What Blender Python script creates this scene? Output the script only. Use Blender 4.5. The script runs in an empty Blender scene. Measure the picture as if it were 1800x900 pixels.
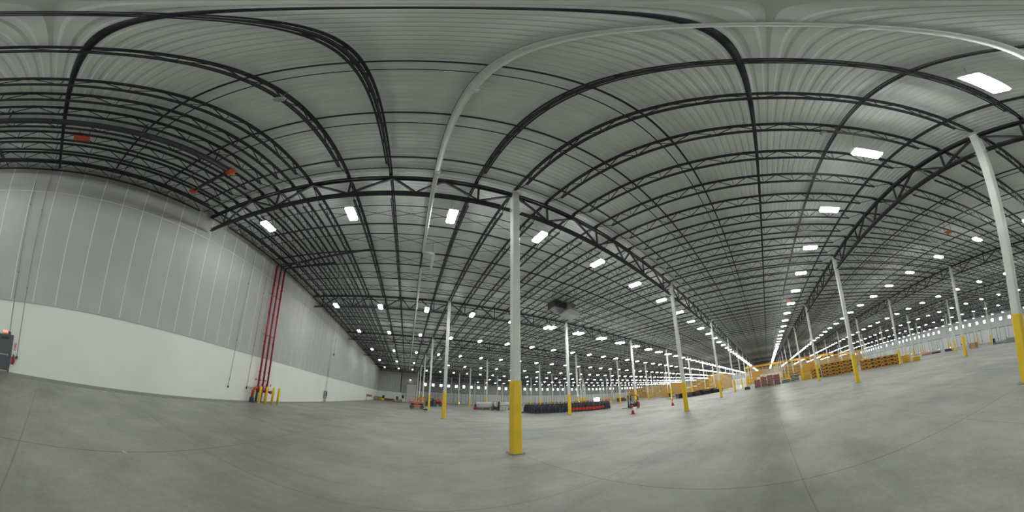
import bpy, math, random
from mathutils import Matrix, Vector
random.seed(7)
sc = bpy.context.scene
C = sc.collection
PI = math.pi
U = 1.70                      # eye height in metres; plan distances below are in eye heights
def M(x, y, z=-1.0):          # eye heights from the eye -> metres with the floor at 0
    return (x*U, y*U, (z+1)*U)

# ------------------------------------------------------------------ camera
cd = bpy.data.cameras.new('camera'); cam = bpy.data.objects.new('camera', cd); C.objects.link(cam)
sc.camera = cam
cd.type = 'PANO'
S = 0.0024990530963415756
SY = S*math.exp(-0.005299318702007024)
try: cd.panorama_type = 'EQUIRECTANGULAR'
except Exception: pass
tgt = cd if hasattr(cd, 'longitude_min') else cd.cycles
tgt.longitude_min = -900*S; tgt.longitude_max = 900*S
tgt.latitude_max = PI/2;    tgt.latitude_min = PI/2-900*SY
PITCH, ROLL, YAW = 0.1840902213570524, 0.0004982035319193586, -0.4571764614022059
R = (Matrix.Rotation(YAW, 3, 'Z') @ Matrix.Rotation(PITCH, 3, 'X') @ Matrix.Rotation(ROLL, 3, 'Y'))
Rb = R @ Matrix(((1, 0, 0), (0, 0, -1), (0, 1, 0)))
cam.matrix_world = Matrix.Translation((0, 0, U)) @ Rb.to_4x4()
cd.clip_start = 0.05; cd.clip_end = 2000

# ------------------------------------------------------------------ light, exposure
LAMP = 74.0                   # radiance of the high bay lamps
WINDOW = 9.0
w = bpy.data.worlds.new('night_sky'); sc.world = w; w.use_nodes = True
w.node_tree.nodes['Background'].inputs[0].default_value = (.02, .03, .05, 1)
w.node_tree.nodes['Background'].inputs[1].default_value = 1.0
vs = sc.view_settings
vs.view_transform = 'Standard'; vs.look = 'None'; vs.gamma = 1; vs.use_curve_mapping = False
vs.exposure = 0.0
sc.cycles.max_bounces = 6; sc.cycles.diffuse_bounces = 4; sc.cycles.glossy_bounces = 3
sc.cycles.sample_clamp_indirect = 6
sc.cycles.caustics_reflective = False; sc.cycles.caustics_refractive = False
sc.cycles.use_light_tree = True

# ------------------------------------------------------------------ materials
def mat(name, col, rough=.5, metal=0, emit=None, es=0, noise=0, nscale=3, bump=0):
    m = bpy.data.materials.new(name); m.use_nodes = True
    nt = m.node_tree; b = nt.nodes['Principled BSDF']
    b.inputs['Base Color'].default_value = (*col, 1)
    b.inputs['Roughness'].default_value = rough; b.inputs['Metallic'].default_value = metal
    if emit:
        b.inputs['Emission Color'].default_value = (*emit, 1); b.inputs['Emission Strength'].default_value = es
    if noise:
        tc = nt.nodes.new('ShaderNodeTexCoord'); n = nt.nodes.new('ShaderNodeTexNoise')
        n.inputs['Scale'].default_value = nscale; n.inputs['Detail'].default_value = 4
        nt.links.new(tc.outputs['Object'], n.inputs['Vector'])
        r = nt.nodes.new('ShaderNodeMapRange'); r.inputs['From Min'].default_value = .3; r.inputs['From Max'].default_value = .7
        r.inputs['To Min'].default_value = 1-noise; r.inputs['To Max'].default_value = 1+noise
        nt.links.new(n.outputs['Fac'], r.inputs['Value'])
        x = nt.nodes.new('ShaderNodeVectorMath'); x.operation = 'SCALE'; x.inputs[0].default_value = col
        nt.links.new(r.outputs[0], x.inputs['Scale']); nt.links.new(x.outputs[0], b.inputs['Base Color'])
        if bump:
            bp = nt.nodes.new('ShaderNodeBump'); bp.inputs['Strength'].default_value = bump
            nt.links.new(n.outputs['Fac'], bp.inputs['Height']); nt.links.new(bp.outputs[0], b.inputs['Normal'])
    return m

def floor_mat():
    m = bpy.data.materials.new('polished_concrete'); m.use_nodes = True
    nt = m.node_tree; N = nt.nodes; L = nt.links; b = N['Principled BSDF']
    tc = N.new('ShaderNodeTexCoord')
    def noise(scale, det=5, rough=.6, vec=None, dist=0):
        n = N.new('ShaderNodeTexNoise'); n.inputs['Scale'].default_value = scale; n.inputs['Detail'].default_value = det
        n.inputs['Roughness'].default_value = rough; n.inputs['Distortion'].default_value = dist
        L.new(vec or tc.outputs['Object'], n.inputs['Vector']); return n.outputs['Fac']
    def rng(v, a, bb, c, d):
        r = N.new('ShaderNodeMapRange'); r.inputs[1].default_value = a; r.inputs[2].default_value = bb
        r.inputs[3].default_value = c; r.inputs[4].default_value = d; L.new(v, r.inputs[0]); return r.outputs[0]
    def mul(a, c):
        x = N.new('ShaderNodeMath'); x.operation = 'MULTIPLY'; L.new(a, x.inputs[0])
        if isinstance(c, float): x.inputs[1].default_value = c
        else: L.new(c, x.inputs[1])
        return x.outputs[0]
    big = rng(noise(.16, 4, .55, dist=.6), .32, .68, .76, 1.20)
    med = rng(noise(.8, 8, .72), .32, .68, .80, 1.15)
    fine = rng(noise(14, 3, .6), .3, .7, .95, 1.05)
    f = mul(mul(big, med), fine)
    # saw-cut joints
    sep = N.new('ShaderNodeSeparateXYZ'); L.new(tc.outputs['Object'], sep.inputs[0])
    def joint(out, per, off, w_, dark):
        a = N.new('ShaderNodeMath'); a.operation = 'SUBTRACT'; L.new(out, a.inputs[0]); a.inputs[1].default_value = off
        p = N.new('ShaderNodeMath'); p.operation = 'PINGPONG'; L.new(a.outputs[0], p.inputs[0]); p.inputs[1].default_value = per/2
        return rng(p.outputs[0], w_*.4, w_, dark, 1.0)
    f = mul(f, joint(sep.outputs['X'], 8.1058*U/2, 2.0*U, .020, .62))
    f = mul(f, joint(sep.outputs['Y'], 7.985*U/4, -.14*U, .016, .74))
    # scattered darker scuffs and tyre marks
    mp = N.new('ShaderNodeMapping'); mp.inputs['Scale'].default_value = (.5, 2.4, 1); mp.inputs['Rotation'].default_value = (0, 0, .5)
    L.new(tc.outputs['Object'], mp.inputs[0])
    f = mul(f, rng(noise(.35, 6, .62, mp.outputs[0], .8), .30, .52, .80, 1.03))
    col = N.new('ShaderNodeVectorMath'); col.operation = 'SCALE'; col.inputs[0].default_value = FLOORC
    L.new(f, col.inputs['Scale']); L.new(col.outputs[0], b.inputs['Base Color'])
    L.new(rng(noise(.5, 5, .6), .3, .7, .36, .50), b.inputs['Roughness'])
    b.inputs['Specular IOR Level'].default_value = .24
    bp = N.new('ShaderNodeBump'); bp.inputs['Strength'].default_value = .04
    L.new(noise(3, 3, .5), bp.inputs['Height']); L.new(bp.outputs[0], b.inputs['Normal'])
    return m
FLOORC = (.325, .33, .296)
m_floor = floor_mat()
m_deck = mat('painted_roof_deck', (.83, .87, .85), .6, noise=.03, nscale=1.2)
m_steel = mat('dark_steel_paint', (.022, .022, .030), .45, noise=.2, nscale=5)
m_girder = mat('girder_primer', (.026, .026, .034), .45, noise=.2, nscale=5)
m_wallup = mat('grey_insulated_wall', (.43, .44, .425), .6, noise=.05, nscale=.6)
m_seam = mat('pale_seam', (.80, .81, .79), .6)
m_walllow = mat('white_concrete_wall', (.80, .83, .78), .65, noise=.03, nscale=.5)
m_dockup = mat('pale_dock_wall_panel', (.66, .67, .67), .55, noise=.04, nscale=.5)
m_docklow = mat('white_dock_wall', (.84, .84, .83), .5, noise=.03, nscale=.5)
m_doorpanel = mat('white_door_panel', (.80, .81, .81), .45)
m_strip = mat('raw_concrete_strip', (.26, .265, .235), .7, noise=.12, nscale=2)
m_white = mat('white_paint', (.62, .64, .61), .45, noise=.04)
m_col = mat('column_white', (.72, .74, .70), .45, noise=.08, nscale=1.5)
m_yellow = mat('safety_yellow', (.92, .62, .03), .4, noise=.06, nscale=2)
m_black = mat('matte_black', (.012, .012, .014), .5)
m_dark = mat('charcoal_plastic', (.035, .036, .04), .5)
m_grey = mat('galvanised_grey', (.30, .31, .31), .5, noise=.1)
m_door = mat('grey_door_paint', (.085, .095, .11), .4)
m_red = mat('red_pipe_paint', (.34, .010, .030), .35, noise=.08)
m_redm = mat('machine_red', (.50, .03, .02), .4)
m_orange = mat('rack_orange', (.85, .45, .045), .45, noise=.1, nscale=1)
m_orange2 = mat('signal_orange', (.50, .075, .02), .5)
m_rackbrown = mat('stacked_beam_orange', (.50, .25, .035), .5, noise=.15, nscale=1)
m_salmon = mat('faded_lift_orange', (.62, .20, .13), .5, noise=.1)
m_blue = mat('battery_blue', (.012, .02, .07), .45)
m_green = mat('machine_green', (.02, .16, .05), .45)
m_wood = mat('plywood', (.42, .29, .15), .7, noise=.15)
m_goods = mat('cartons_yellowish', (.70, .42, .09), .6, noise=.15)
m_pale = mat('pale_cartons', (.62, .52, .33), .6, noise=.15)
m_brown = mat('brown_board', (.13, .09, .06), .7, noise=.15)
m_maroon = mat('maroon_cartons', (.27, .12, .13), .6, noise=.12)
m_wrap = mat('white_wrap', (.60, .62, .60), .35, noise=.06)
m_conered = mat('cone_red', (.62, .02, .03), .45)
m_chrome = mat('brushed_metal', (.65, .66, .66), .3, .8)
m_lens = mat('lamp_lens', (.9, .9, .9), .5, emit=(.98, 1.0, .97), es=LAMP)
m_pane = mat('lit_window_pane', (.9, .9, .9), .3, emit=(.86, .90, 1.0), es=WINDOW)
m_open = mat('daylight_opening', (.9, .9, .9), .5, emit=(1, 1, 1), es=12)
m_dock = mat('dock_lamp_glow', (.9, .9, .9), .5, emit=(1, .97, .88), es=20)
m_exit = mat('exit_red_glow', (.8, .1, .05), .5, emit=(1, .10, .05), es=1.6)
m_exitw = mat('exit_letters', (.9, .5, .4), .5, emit=(1, .45, .35), es=2.2)
m_rubber = mat('tyre_grey', (.10, .10, .10), .7)
m_duct = mat('dark_duct', (.05, .05, .055), .6)

# ------------------------------------------------------------------ mesh builder
class MB:
    def __init__(s): s.v = []; s.f = []; s.smooth = False
    def add(s, vs, fs):
        n = len(s.v); s.v += [tuple(p) for p in vs]; s.f += [tuple(i+n for i in f) for f in fs]; return s
    def box(s, c, d, rz=0, taper=1.0):
        cx, cy, cz = c; hx, hy, hz = d[0]/2, d[1]/2, d[2]/2; cs, sn = math.cos(rz), math.sin(rz); vs = []
        for z in (-1, 1):
            t = taper if z > 0 else 1
            for x, y in ((-1, -1), (1, -1), (1, 1), (-1, 1)):
                a, b = x*hx*t, y*hy*t; vs.append((cx+a*cs-b*sn, cy+a*sn+b*cs, cz+z*hz))
        return s.add(vs, [(3, 2, 1, 0), (4, 5, 6, 7), (0, 1, 5, 4), (1, 2, 6, 5), (2, 3, 7, 6), (3, 0, 4, 7)])
    def cbox(s, c, d, ch=.02, rz=0):           # box with chamfered edges
        cx, cy, cz = c; hx, hy, hz = d[0]/2, d[1]/2, d[2]/2; cs, sn = math.cos(rz), math.sin(rz)
        ch = min(ch, hx*.45, hy*.45, hz*.45); vs = []
        for z, i in ((-hz, ch), (-hz+ch, 0), (hz-ch, 0), (hz, ch)):
            X, Y = hx-i, hy-i; k = ch
            for x, y in ((-X+k, -Y), (X-k, -Y), (X, -Y+k), (X, Y-k), (X-k, Y), (-X+k, Y), (-X, Y-k), (-X, -Y+k)):
                vs.append((cx+x*cs-y*sn, cy+x*sn+y*cs, cz+z))
        fs = [tuple(range(7, -1, -1)), tuple(range(24, 32))]
        for r in range(3):
            for i in range(8): fs.append((r*8+i, r*8+(i+1) % 8, r*8+8+(i+1) % 8, r*8+8+i))
        return s.add(vs, fs)
    def bar(s, a, b, w_, h=None):
        h = h or w_; a, b = Vector(a), Vector(b); d = (b-a).normalized()
        up = Vector((0, 0, 1)) if abs(d.z) < .95 else Vector((1, 0, 0))
        x = d.cross(up).normalized(); y = x.cross(d); vs = []
        for p in (a, b):
            for i, j in ((-1, -1), (1, -1), (1, 1), (-1, 1)): vs.append(p+x*i*w_/2+y*j*h/2)
        return s.add(vs, [(3, 2, 1, 0), (4, 5, 6, 7), (0, 1, 5, 4), (1, 2, 6, 5), (2, 3, 7, 6), (3, 0, 4, 7)])
    def tube(s, pts, r, n=10, cap=True):
        pts = [Vector(p) for p in pts]; rings = []; base = len(s.v)
        rs = r if isinstance(r, (list, tuple)) else [r]*len(pts)
        for i, p in enumerate(pts):
            d = ((pts[min(i+1, len(pts)-1)]-p).normalized() + (p-pts[max(i-1, 0)]).normalized()).normalized()
            up = Vector((0, 0, 1)) if abs(d.z) < .9 else Vector((1, 0, 0))
            x = d.cross(up).normalized(); y = x.cross(d)
            s.v += [tuple(p+(x*math.cos(2*PI*k/n)+y*math.sin(2*PI*k/n))*rs[i]) for k in range(n)]
        for i in range(len(pts)-1):
            for k in range(n):
                a = base+i*n+k; b2 = base+i*n+(k+1) % n; s.f.append((a, b2, b2+n, a+n))
        if cap:
            s.f.append(tuple(base+k for k in range(n-1, -1, -1))); e = base+(len(pts)-1)*n; s.f.append(tuple(e+k for k in range(n)))
        s.smooth = True
        return s
    def mesh(s, name, m):
        me = bpy.data.meshes.new(name); me.from_pydata(s.v, [], s.f); me.materials.append(m); me.update()
        if s.smooth:
            for p in me.polygons: p.use_smooth = len(p.vertices) == 4
        return me
    def build(s, name, m, parent=None, loc=None, rz=0):
        o = bpy.data.objects.new(name, s.mesh(name, m)); C.objects.link(o)
        if parent: o.parent = parent
        if loc: o.location = loc
        o.rotation_euler[2] = rz
        return o
def tag(o, label=None, cat=None, group=None, kind=None):
    if label: o['label'] = label
    if cat: o['category'] = cat
    if group: o['group'] = group
    if kind: o['kind'] = kind
    return o
def empty(name, loc, rz=0, **k):
    o = bpy.data.objects.new(name, None); C.objects.link(o); o.location = loc; o.rotation_euler = (0, 0, rz)
    o.empty_display_size = .2
    return tag(o, **k)
KIDS = {}
def kid(parent, o):
    o.parent = parent; KIDS.setdefault(parent.name, []).append(o); return o
def part(mb, name, m, parent):
    o = mb.build(name, m); kid(parent, o); return o
def copy(root, loc, rz=None, **k):
    r = root.copy(); C.objects.link(r); r.location = loc
    if rz is not None: r.rotation_euler = (0, 0, rz)
    def rec(src, dst):
        for ch in KIDS.get(src.name, []):
            c = ch.copy(); C.objects.link(c); c.parent = dst; KIDS.setdefault(dst.name, []).append(c); rec(ch, c)
    rec(root, r)
    return tag(r, **k)
def struct(mb, name, m): return tag(mb.build(name, m), kind='structure')
ORD = ['first', 'second', 'third', 'fourth', 'fifth', 'sixth', 'seventh', 'eighth', 'ninth', 'tenth', 'eleventh', 'twelfth', 'thirteenth', 'fourteenth',
       'fifteenth', 'sixteenth', 'seventeenth', 'eighteenth', 'nineteenth', 'twentieth', 'twenty-first', 'twenty-second', 'twenty-third', 'twenty-fourth']

# ------------------------------------------------------------------ building sizes (eye heights)
XW, XE = -6.0, 124.0
YR, YF = -45.5, 65.0
SX, SYB = 8.1058, 7.985
COLX = [1.97+SX*i for i in range(15)]
GY = [3.86+SYB*j for j in range(-5, 8)]          # thirteen girder lines, counted from the dock wall on the right
ZD, ZJ, ZG, ZGB = 5.70, 5.62, 5.50, 4.74         # deck, joist top, girder top, girder bottom

# floor, deck, walls
struct(MB().box(((XW+XE)/2*U, (YR+YF)/2*U, -.1), ((XE-XW+1)*U, (YF-YR+1)*U, .2)), 'floor', m_floor)
dk = MB(); y = YR*U-.2; z0 = (ZD+1)*U; x0, x1 = XW*U-.2, XE*U+.2; prof = []
while y < YF*U+.3:
    prof += [(y, z0), (y+.09, z0), (y+.12, z0+.024), (y+.16, z0+.024)]; y += .19
vsx = [(x0, a, b) for a, b in prof]+[(x1, a, b) for a, b in prof]; n = len(prof)
dk.add(vsx, [(i, i+1, i+1+n, i+n) for i in range(n-1)])
struct(dk, 'ceiling', m_deck)
struct(MB().box(((XW+XE)/2*U, (YR+YF)/2*U, z0+.2), ((XE-XW+1)*U, (YF-YR+1)*U, .2)), 'ceiling_insulation', m_deck)

def wall(name, a, b, nrm, zsplit, seam=.583, zline=4.5, tz=(-1, ZD+.1), first=0.0, detail=True, zlow=-1, mu=None, ml=None):
    """two-tone wall from plan point a to b (eye heights); nrm points into the hall"""
    a, b = Vector(a), Vector(b); L = (b-a).length; d = (b-a)/L; nn = Vector(nrm); rz = math.atan2(d.y, d.x)
    def slab(mb, s0, s1, z0_, z1_, t0, t1):      # along, height, offset from face
        c = a+d*(s0+s1)/2+nn*(t0+t1)/2
        mb.box((c.x*U, c.y*U, ((z0_+z1_)/2+1)*U), ((s1-s0)*U, abs(t1-t0)*U, (z1_-z0_)*U), rz)
    w1 = MB(); slab(w1, 0, L, zsplit, tz[1], -.15, 0); struct(w1, name+'_upper', mu or m_wallup)
    w2 = MB(); slab(w2, 0, L, zlow, zsplit, -.15, .02); struct(w2, name, ml or m_walllow)
    t = MB(); slab(t, 0, L, zsplit-.02, zsplit+.02, .0, .045); struct(t, 'trim_'+name.split('_', 1)[1]+'_ledge', m_wallup)
    if detail:
        t = MB(); s = first
        while s < L:
            slab(t, max(s-.008, 0), min(s+.008, L), zsplit+.02, tz[1]-.02, 0, .006); s += seam
        slab(t, 0, L, zline-.008, zline+.008, 0, .008)
        struct(t, 'trim_'+name.split('_', 1)[1]+'_seams', m_seam)
wall('wall_left', (XW, YR), (XW, 47), (1, 0), .92, first=(-1.24-YR) % .583)
wall('wall_far_office', (XW, 47), (-1.25, 47), (0, -1), .92, first=.3, zline=4.4)
wall('wall_far_return', (-1.25, 47), (-1.25, 49), (1, 0), .92, detail=False)
wall('wall_far_shutter', (-1.25, 49), (2.25, 49), (0, -1), .92, detail=False)
wall('wall_far_corner', (2.25, 49), (2.25, YF), (1, 0), .92, detail=False)
wall('wall_far', (2.25, YF), (XE, YF), (0, -1), 2.05, seam=2.25, first=1.1, zline=5.0, ml=m_docklow)
wall('wall_right', (XW, YR), (XE, YR), (0, 1), 2.05, seam=2.25, first=.6, zline=5.0, mu=m_dockup, ml=m_docklow)
wall('wall_end', (XE, YR), (XE, YF), (-1, 0), 2.05, seam=2.25, zline=5.0)
struct(MB().box(((XW+.25)*U, .5*U, .003), (.50*U, 91*U, .008)), 'trim_1_floor_strip', m_strip)

# ------------------------------------------------------------------ columns
def make_column(loc, **k):
    t = empty('steel_column', loc, **k); H = (ZGB+1)*U
    s = MB().cbox((0, 0, (1.38*U+(ZG+1)*U)/2), (.27, .27, (ZG+1)*U-1.38*U), .02); part(s, 'shaft', m_col, t)
    g = MB().cbox((0, 0, .70*U), (.31, .31, 1.40*U), .03); part(g, 'painted_base', m_yellow, t)
    p = MB().box((0, 0, .012), (.46, .46, .024))
    for a in (-1, 1):
        for b in (-1, 1): p.tube([(a*.19, b*.19, .02), (a*.19, b*.19, .07)], .014, 6)
    part(p, 'base_plate', m_grey, t)
    c = MB().box((0, 0, (ZG+1)*U-.02), (.42, .5, .04)).box((0, 0, (ZGB+1)*U), (.36, .03, .2)); part(c, 'cap_plate', m_white, t)
    return t
colproto = None
GYall = GY
for j, gy in enumerate(GYall):
    for i, cx in enumerate(COLX):
        if gy > 47 and cx < 3: continue
        k = dict(label=f'white column with yellow base, {ORD[i]} from the grey wall, {ORD[j]} girder line from docks', cat='column', group='steel roof columns')
        if colproto is None: colproto = make_column(M(cx, gy), **k)
        else: copy(colproto, M(cx, gy), **k)

# ------------------------------------------------------------------ girders (one bay each)
def girder_meshes(L, nodes_t, nodes_b, verts):
    h = (ZG-ZGB)*U; t = MB(); b = MB(); w_ = MB()
    for s in (-1, 1):
        t.box((L/2, s*.065, -.075), (L, .05, .15)); 
        b.box(((nodes_b[0]+nodes_b[-1])/2+0, s*.06, -h+.06), (min(L-.24, nodes_b[-1]-nodes_b[0]+1.7), .05, .12))
    t.box((L/2, 0, -.01), (L, .18, .02)); b.box((L/2, 0, -h+.01), (L-.5, .17, .02))
    seq = sorted([(x, 0) for x in nodes_t]+[(x, 1) for x in nodes_b])
    for (xa, ka), (xb, kb) in zip(seq, seq[1:]):
        w_.bar((xa, 0, -.1 if ka == 0 else -h+.1), (xb, 0, -.1 if kb == 0 else -h+.1), .09, .08)
    for x in verts: w_.bar((x, 0, -.1), (x, 0, -h+.1), .07, .07)
    return [('top_chord', t), ('bottom_chord', b), ('web', w_)]
J = .9006*U; LG = SX*U
gm = [(n, mb.mesh(n, m_girder)) for n, mb in girder_meshes(LG, [0, 2*J, 4*J, 5*J, 7*J, LG], [J, 3*J, 4.5*J, 6*J, 8*J], [J, 3*J, 6*J, 8*J])]
g0 = 8.0*U-.07
gm0 = [(n, mb.mesh(n, m_girder)) for n, mb in girder_meshes(g0, [0, 1.85*J, 3.85*J, 5.85*J, 7.0*J, g0], [.8*J, 2.85*J, 4.85*J, 6.4*J, 7.85*J], [.8*J, 2.85*J, 4.85*J, 7.85*J])]
for j, gy in enumerate(GYall):
    for i in range(-1, 14):
        if gy > 47 and i <= -1: continue
        x = (XW+.03) if i < 0 else COLX[i]
        where = 'from grey wall to first column' if i < 0 else f'leaving the {ORD[i]} column from grey wall'
        t = empty('roof_girder', M(x, gy, ZG), label=f'black lattice girder {where}, {ORD[j]} girder line from docks', cat='girder', group='roof girders')
        for n, me in (gm0 if i < 0 else gm):
            o = bpy.data.objects.new(n, me); C.objects.link(o); o.parent = t

# ------------------------------------------------------------------ joists (span between girder lines)
def joist_mesh(L, name, dense=False, far=False):
    b = MB(); h = .37*U; e = .62*U
    w_ = .10
    for s in ((-1, 1) if not far else (0,)):
        b.box((s*.034, L/2, -.03), (.05 if not far else .1, L-.06, .06)); b.box((s*.03, L/2, -h), (.042 if not far else .08, L-2*e, .05))
    n = 7 if far else 10; st = (L-2*e)/n; y = e; 
    b.bar((0, .05, -.05), (0, e+.05, -h), .026)
    b.bar((0, L-.05, -.05), (0, L-e-.05, -h), .026)
    for k in range(n):
        a = e+k*st; m_ = a+st/2
        b.bar((0, a, -h), (0, m_, -.05), .026); b.bar((0, m_, -.05), (0, a+st, -h), .026)
        if not far: b.bar((0, a+st, -h), (0, a+st, -.05), .018) if k < n-1 else None
    b.box((0, .08, -.10), (.12, .16, .10)); b.box((0, L-.08, -.10), (.12, .16, .10))
    return b
JX = [1.93+.9006*k for k in range(-5, 136)]
JX = [1.93-.9006*5-.4503*n for n in range(7, 0, -1)] + JX
edges = [YR+.05]+GY+[YF-.05]
bays = list(zip(edges, edges[1:]))
jmesh = {}
cand = []
for bi, (ya, yb) in enumerate(bays):
    for ji, jx in enumerate(JX):
        if ya > 47 and jx < 2.4: continue
        if jx > XE-.3: continue
        if ya < 47 and yb > 49: yb_ = 46.9 if jx < -1.15 else (48.9 if jx < 2.4 else yb)
        else: yb_ = yb
        dy = max(ya, -yb, 0); cand.append((math.hypot(jx, dy), bi, ji, jx, ya, yb_))
cand.sort()
farj = MB()
for n_, (dist, bi, ji, jx, ya, yb) in enumerate(cand):
    L = (yb-ya)*U
    if n_ < 300:
        key = round(L, 2)
        if key not in jmesh: jmesh[key] = joist_mesh(L, 'roof_joist').mesh('roof_joist', m_steel)
        o = bpy.data.objects.new('roof_joist', jmesh[key]); C.objects.link(o); o.location = M(jx, ya, ZJ)
        num = ji+1
        sfx = 'th' if 10 <= num % 100 <= 20 else {1: 'st', 2: 'nd', 3: 'rd'}.get(num % 10, 'th')
        tag(o, f'black open-web roof joist, {num}{sfx} out from the grey wall, {ORD[bi]} bay from docks', 'joist', f'roof joists of the {ORD[bi]} bay')
    else:
        key = ('far', round(L, 2))
        if key not in jmesh: jmesh[key] = joist_mesh(L, '', far=True)
        ox, oy, oz = M(jx, ya, ZJ); src = jmesh[key]; n0 = len(farj.v)
        farj.v += [(a+ox, b+oy, c+oz) for a, b, c in src.v]; farj.f += [tuple(i+n0 for i in f) for f in src.f]
tag(farj.build('roof_joist_rows', m_steel), 'far black roof joists repeating into the depth of the hall', 'joists', 'far roof joists', 'stuff')

# bridging rods across the joists
for bi, (ya, yb) in enumerate(bays):
    c = (ya+yb)/2; xs = (XW+.3) if ya < 47 else 2.5
    offs = [(-3.26, 1), (-1.92, 1), (-.58, 3), (.70, 1), (2.02, 1), (3.34, 2)]
    for q_, (o_, kind) in enumerate(offs):
        yy = c+o_
        if not ya+.3 < yy < yb-.3: continue
        xs = 2.5 if yy > 46.5 else XW+.3
        xe = XE-.4
        if kind == 3:
            b = MB().tube([M(xs, yy, 5.36), M(xe, yy, 5.36)], .05, 8)
            tag(b.build('sprinkler_main', m_steel), f'long dark sprinkler pipe crossing all joists in the {ORD[bi]} bay from docks', 'pipe', 'sprinkler branch pipes')
        else:
            b = MB()
            b.bar(M(xs, yy, ZJ-.04), M(xe, yy, ZJ-.04), .06); b.bar(M(xs, yy+.16, ZJ-.37), M(xe, yy+.16, ZJ-.37), .032)
            tag(b.build('joist_bridging', m_steel), f'thin black bridging rods, {ORD[q_]} run across the joists in {ORD[bi]} bay from docks', 'bridging', 'joist bridging rods')
xb = MB()
for bi in (6, 7, 8):
    ya, yb = bays[bi]
    for yy in [(ya+yb)/2+s for s in (-2.6, -1.25, .05, 1.4, 2.7)]:
        for a, b in zip(JX, JX[1:]):
            if a > 10: break
            if b-a < .6: continue
            xb.bar(M(a, yy, ZJ-.05), M(b, yy, ZJ-.36), .02); xb.bar(M(a, yy, ZJ-.36), M(b, yy, ZJ-.05), .02)
tag(xb.build('cross_bracing', m_steel), 'thin crossed bracing rods between the joists of the nearer bays', 'bracing', kind='stuff')

# ------------------------------------------------------------------ high bay lamps
def make_lamp(loc, z=4.82, **k):
    t = empty('high_bay_light', loc, **k)
    h = MB().cbox((0, 0, .065), (.38, .92, .07), .02).box((0, 0, .13), (.18, .5, .07)); part(h, 'housing', m_white, t)
    l = MB().cbox((0, 0, -.02), (.33, .86, .11), .05); part(l, 'lens', m_lens, t)
    top = (ZD-z)*U+.02
    for e in (-.45, .45): part(MB().tube([(0, e, .06), (0, e*.3, top)], .008, 4), 'hanging_cable', m_chrome, t)
    return t
LX = [-4.15+2.42*i for i in range(53)]
rows = [(-40.5, 0), (-30.8, 0), (-22.9, 0), (-15.75, 0), (-8.8, 0), (-2.46, 0), (4.62, 0), (11.15, 0), (17.05, 0), (24.0, 0), (31.3, 0), (39.1, 0), (47.0, 9), (55.5, 9)]
fine = {}
cand = []
for ri, (ry, start) in enumerate(rows):
    for i, lx in enumerate(LX):
        if i < start or lx > XE-1: continue
        jit = .04*math.sin(i*1.7+ri)
        cand.append((math.hypot(lx, ry), ri, i, lx+.03*(i > 3)*math.sin(i), ry+jit))
        if ri == 7 and i >= 5: cand.append((math.hypot(lx, ry), ri, 100+i, lx+.34, ry-.1))
cand.sort()
lamps = {}; fl = MB(); fh = MB()
for n_, (dd, ri, i, lx, ly) in enumerate(cand):
    loc = M(lx, ly, 4.82 if ri != 7 else 4.56)
    if n_ < 290:
        num = (i % 100)+1; sfx = 'th' if 10 <= num <= 20 else {1: 'st', 2: 'nd', 3: 'rd'}.get(num % 10, 'th')
        extra = 'twin of' if i >= 100 else 'the'
        k = dict(label=f'glowing ceiling lamp, {extra} {num}{sfx} from grey wall, {ORD[ri]} row from docks', cat='ceiling lamp', group=f'lamps of the {ORD[ri]} row from docks')
        q_ = ri == 7
        if q_ not in lamps: lamps[q_] = make_lamp(loc, 4.56 if q_ else 4.82, **k)
        else: copy(lamps[q_], loc, **k)
    else:
        fl.box((loc[0], loc[1], loc[2]-.02), (.33, .86, .11)); fh.box((loc[0], loc[1], loc[2]+.07), (.42, 1.04, .07))
t = empty('distant_lights', M(60, 0, 4.82), label='far rows of tiny glowing ceiling lamps down the hall', cat='ceiling lamps', kind='stuff')
for mb, n, m_ in ((fl, 'lens', m_lens), (fh, 'housing', m_white)):
    o = mb.build(n, m_); o.parent = t; o.matrix_parent_inverse = Matrix.Translation(t.location).inverted()

# ------------------------------------------------------------------ dock walls: windows, dock doors, lamps
def dock(i, x, wy, n, win, door, bright=False):
    """n = +1 when the hall lies on the +y side"""
    f = wy+n*.03
    if win:
        fr = MB(); s = .36
        for a, b in (((-s, -s), (s, -s)), ((s, -s), (s, s)), ((s, s), (-s, s)), ((-s, s), (-s, -s))):
            fr.bar(M(x+a[0], f, 4.05+a[1]), M(x+b[0], f, 4.05+b[1]), .10, .08)
        o = struct(fr, f'window_{i}', m_white)
        p = MB().cbox(M(x, f-n*.01, 4.05), (.64*U, .04, .66*U), .015).build('pane', m_pane, o)
    if door:
        fr = MB()
        for s in (-.72, .72): fr.bar(M(x+s, f, -1), M(x+s, f, 2.1), .10, .10)
        fr.bar(M(x-.78, f, 2.12), M(x+.78, f, 2.12), .16, .16)
        o = struct(fr, f'door_{i}', m_dark)
        p = MB()
        for k in range(6): p.box(M(x, f+n*.0, -1+(k+.5)*2.95/6), (1.40*U, .05, 2.95/6*U-.03))
        p.build('door_panel', m_doorpanel if not bright else m_open, o)
        q = MB().box(M(x-.85, f+n*.04, -.45), (.12*U, .12, .25*U)); q.build('control_box', m_dark, o)
dl = None
n_ = 0
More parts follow.
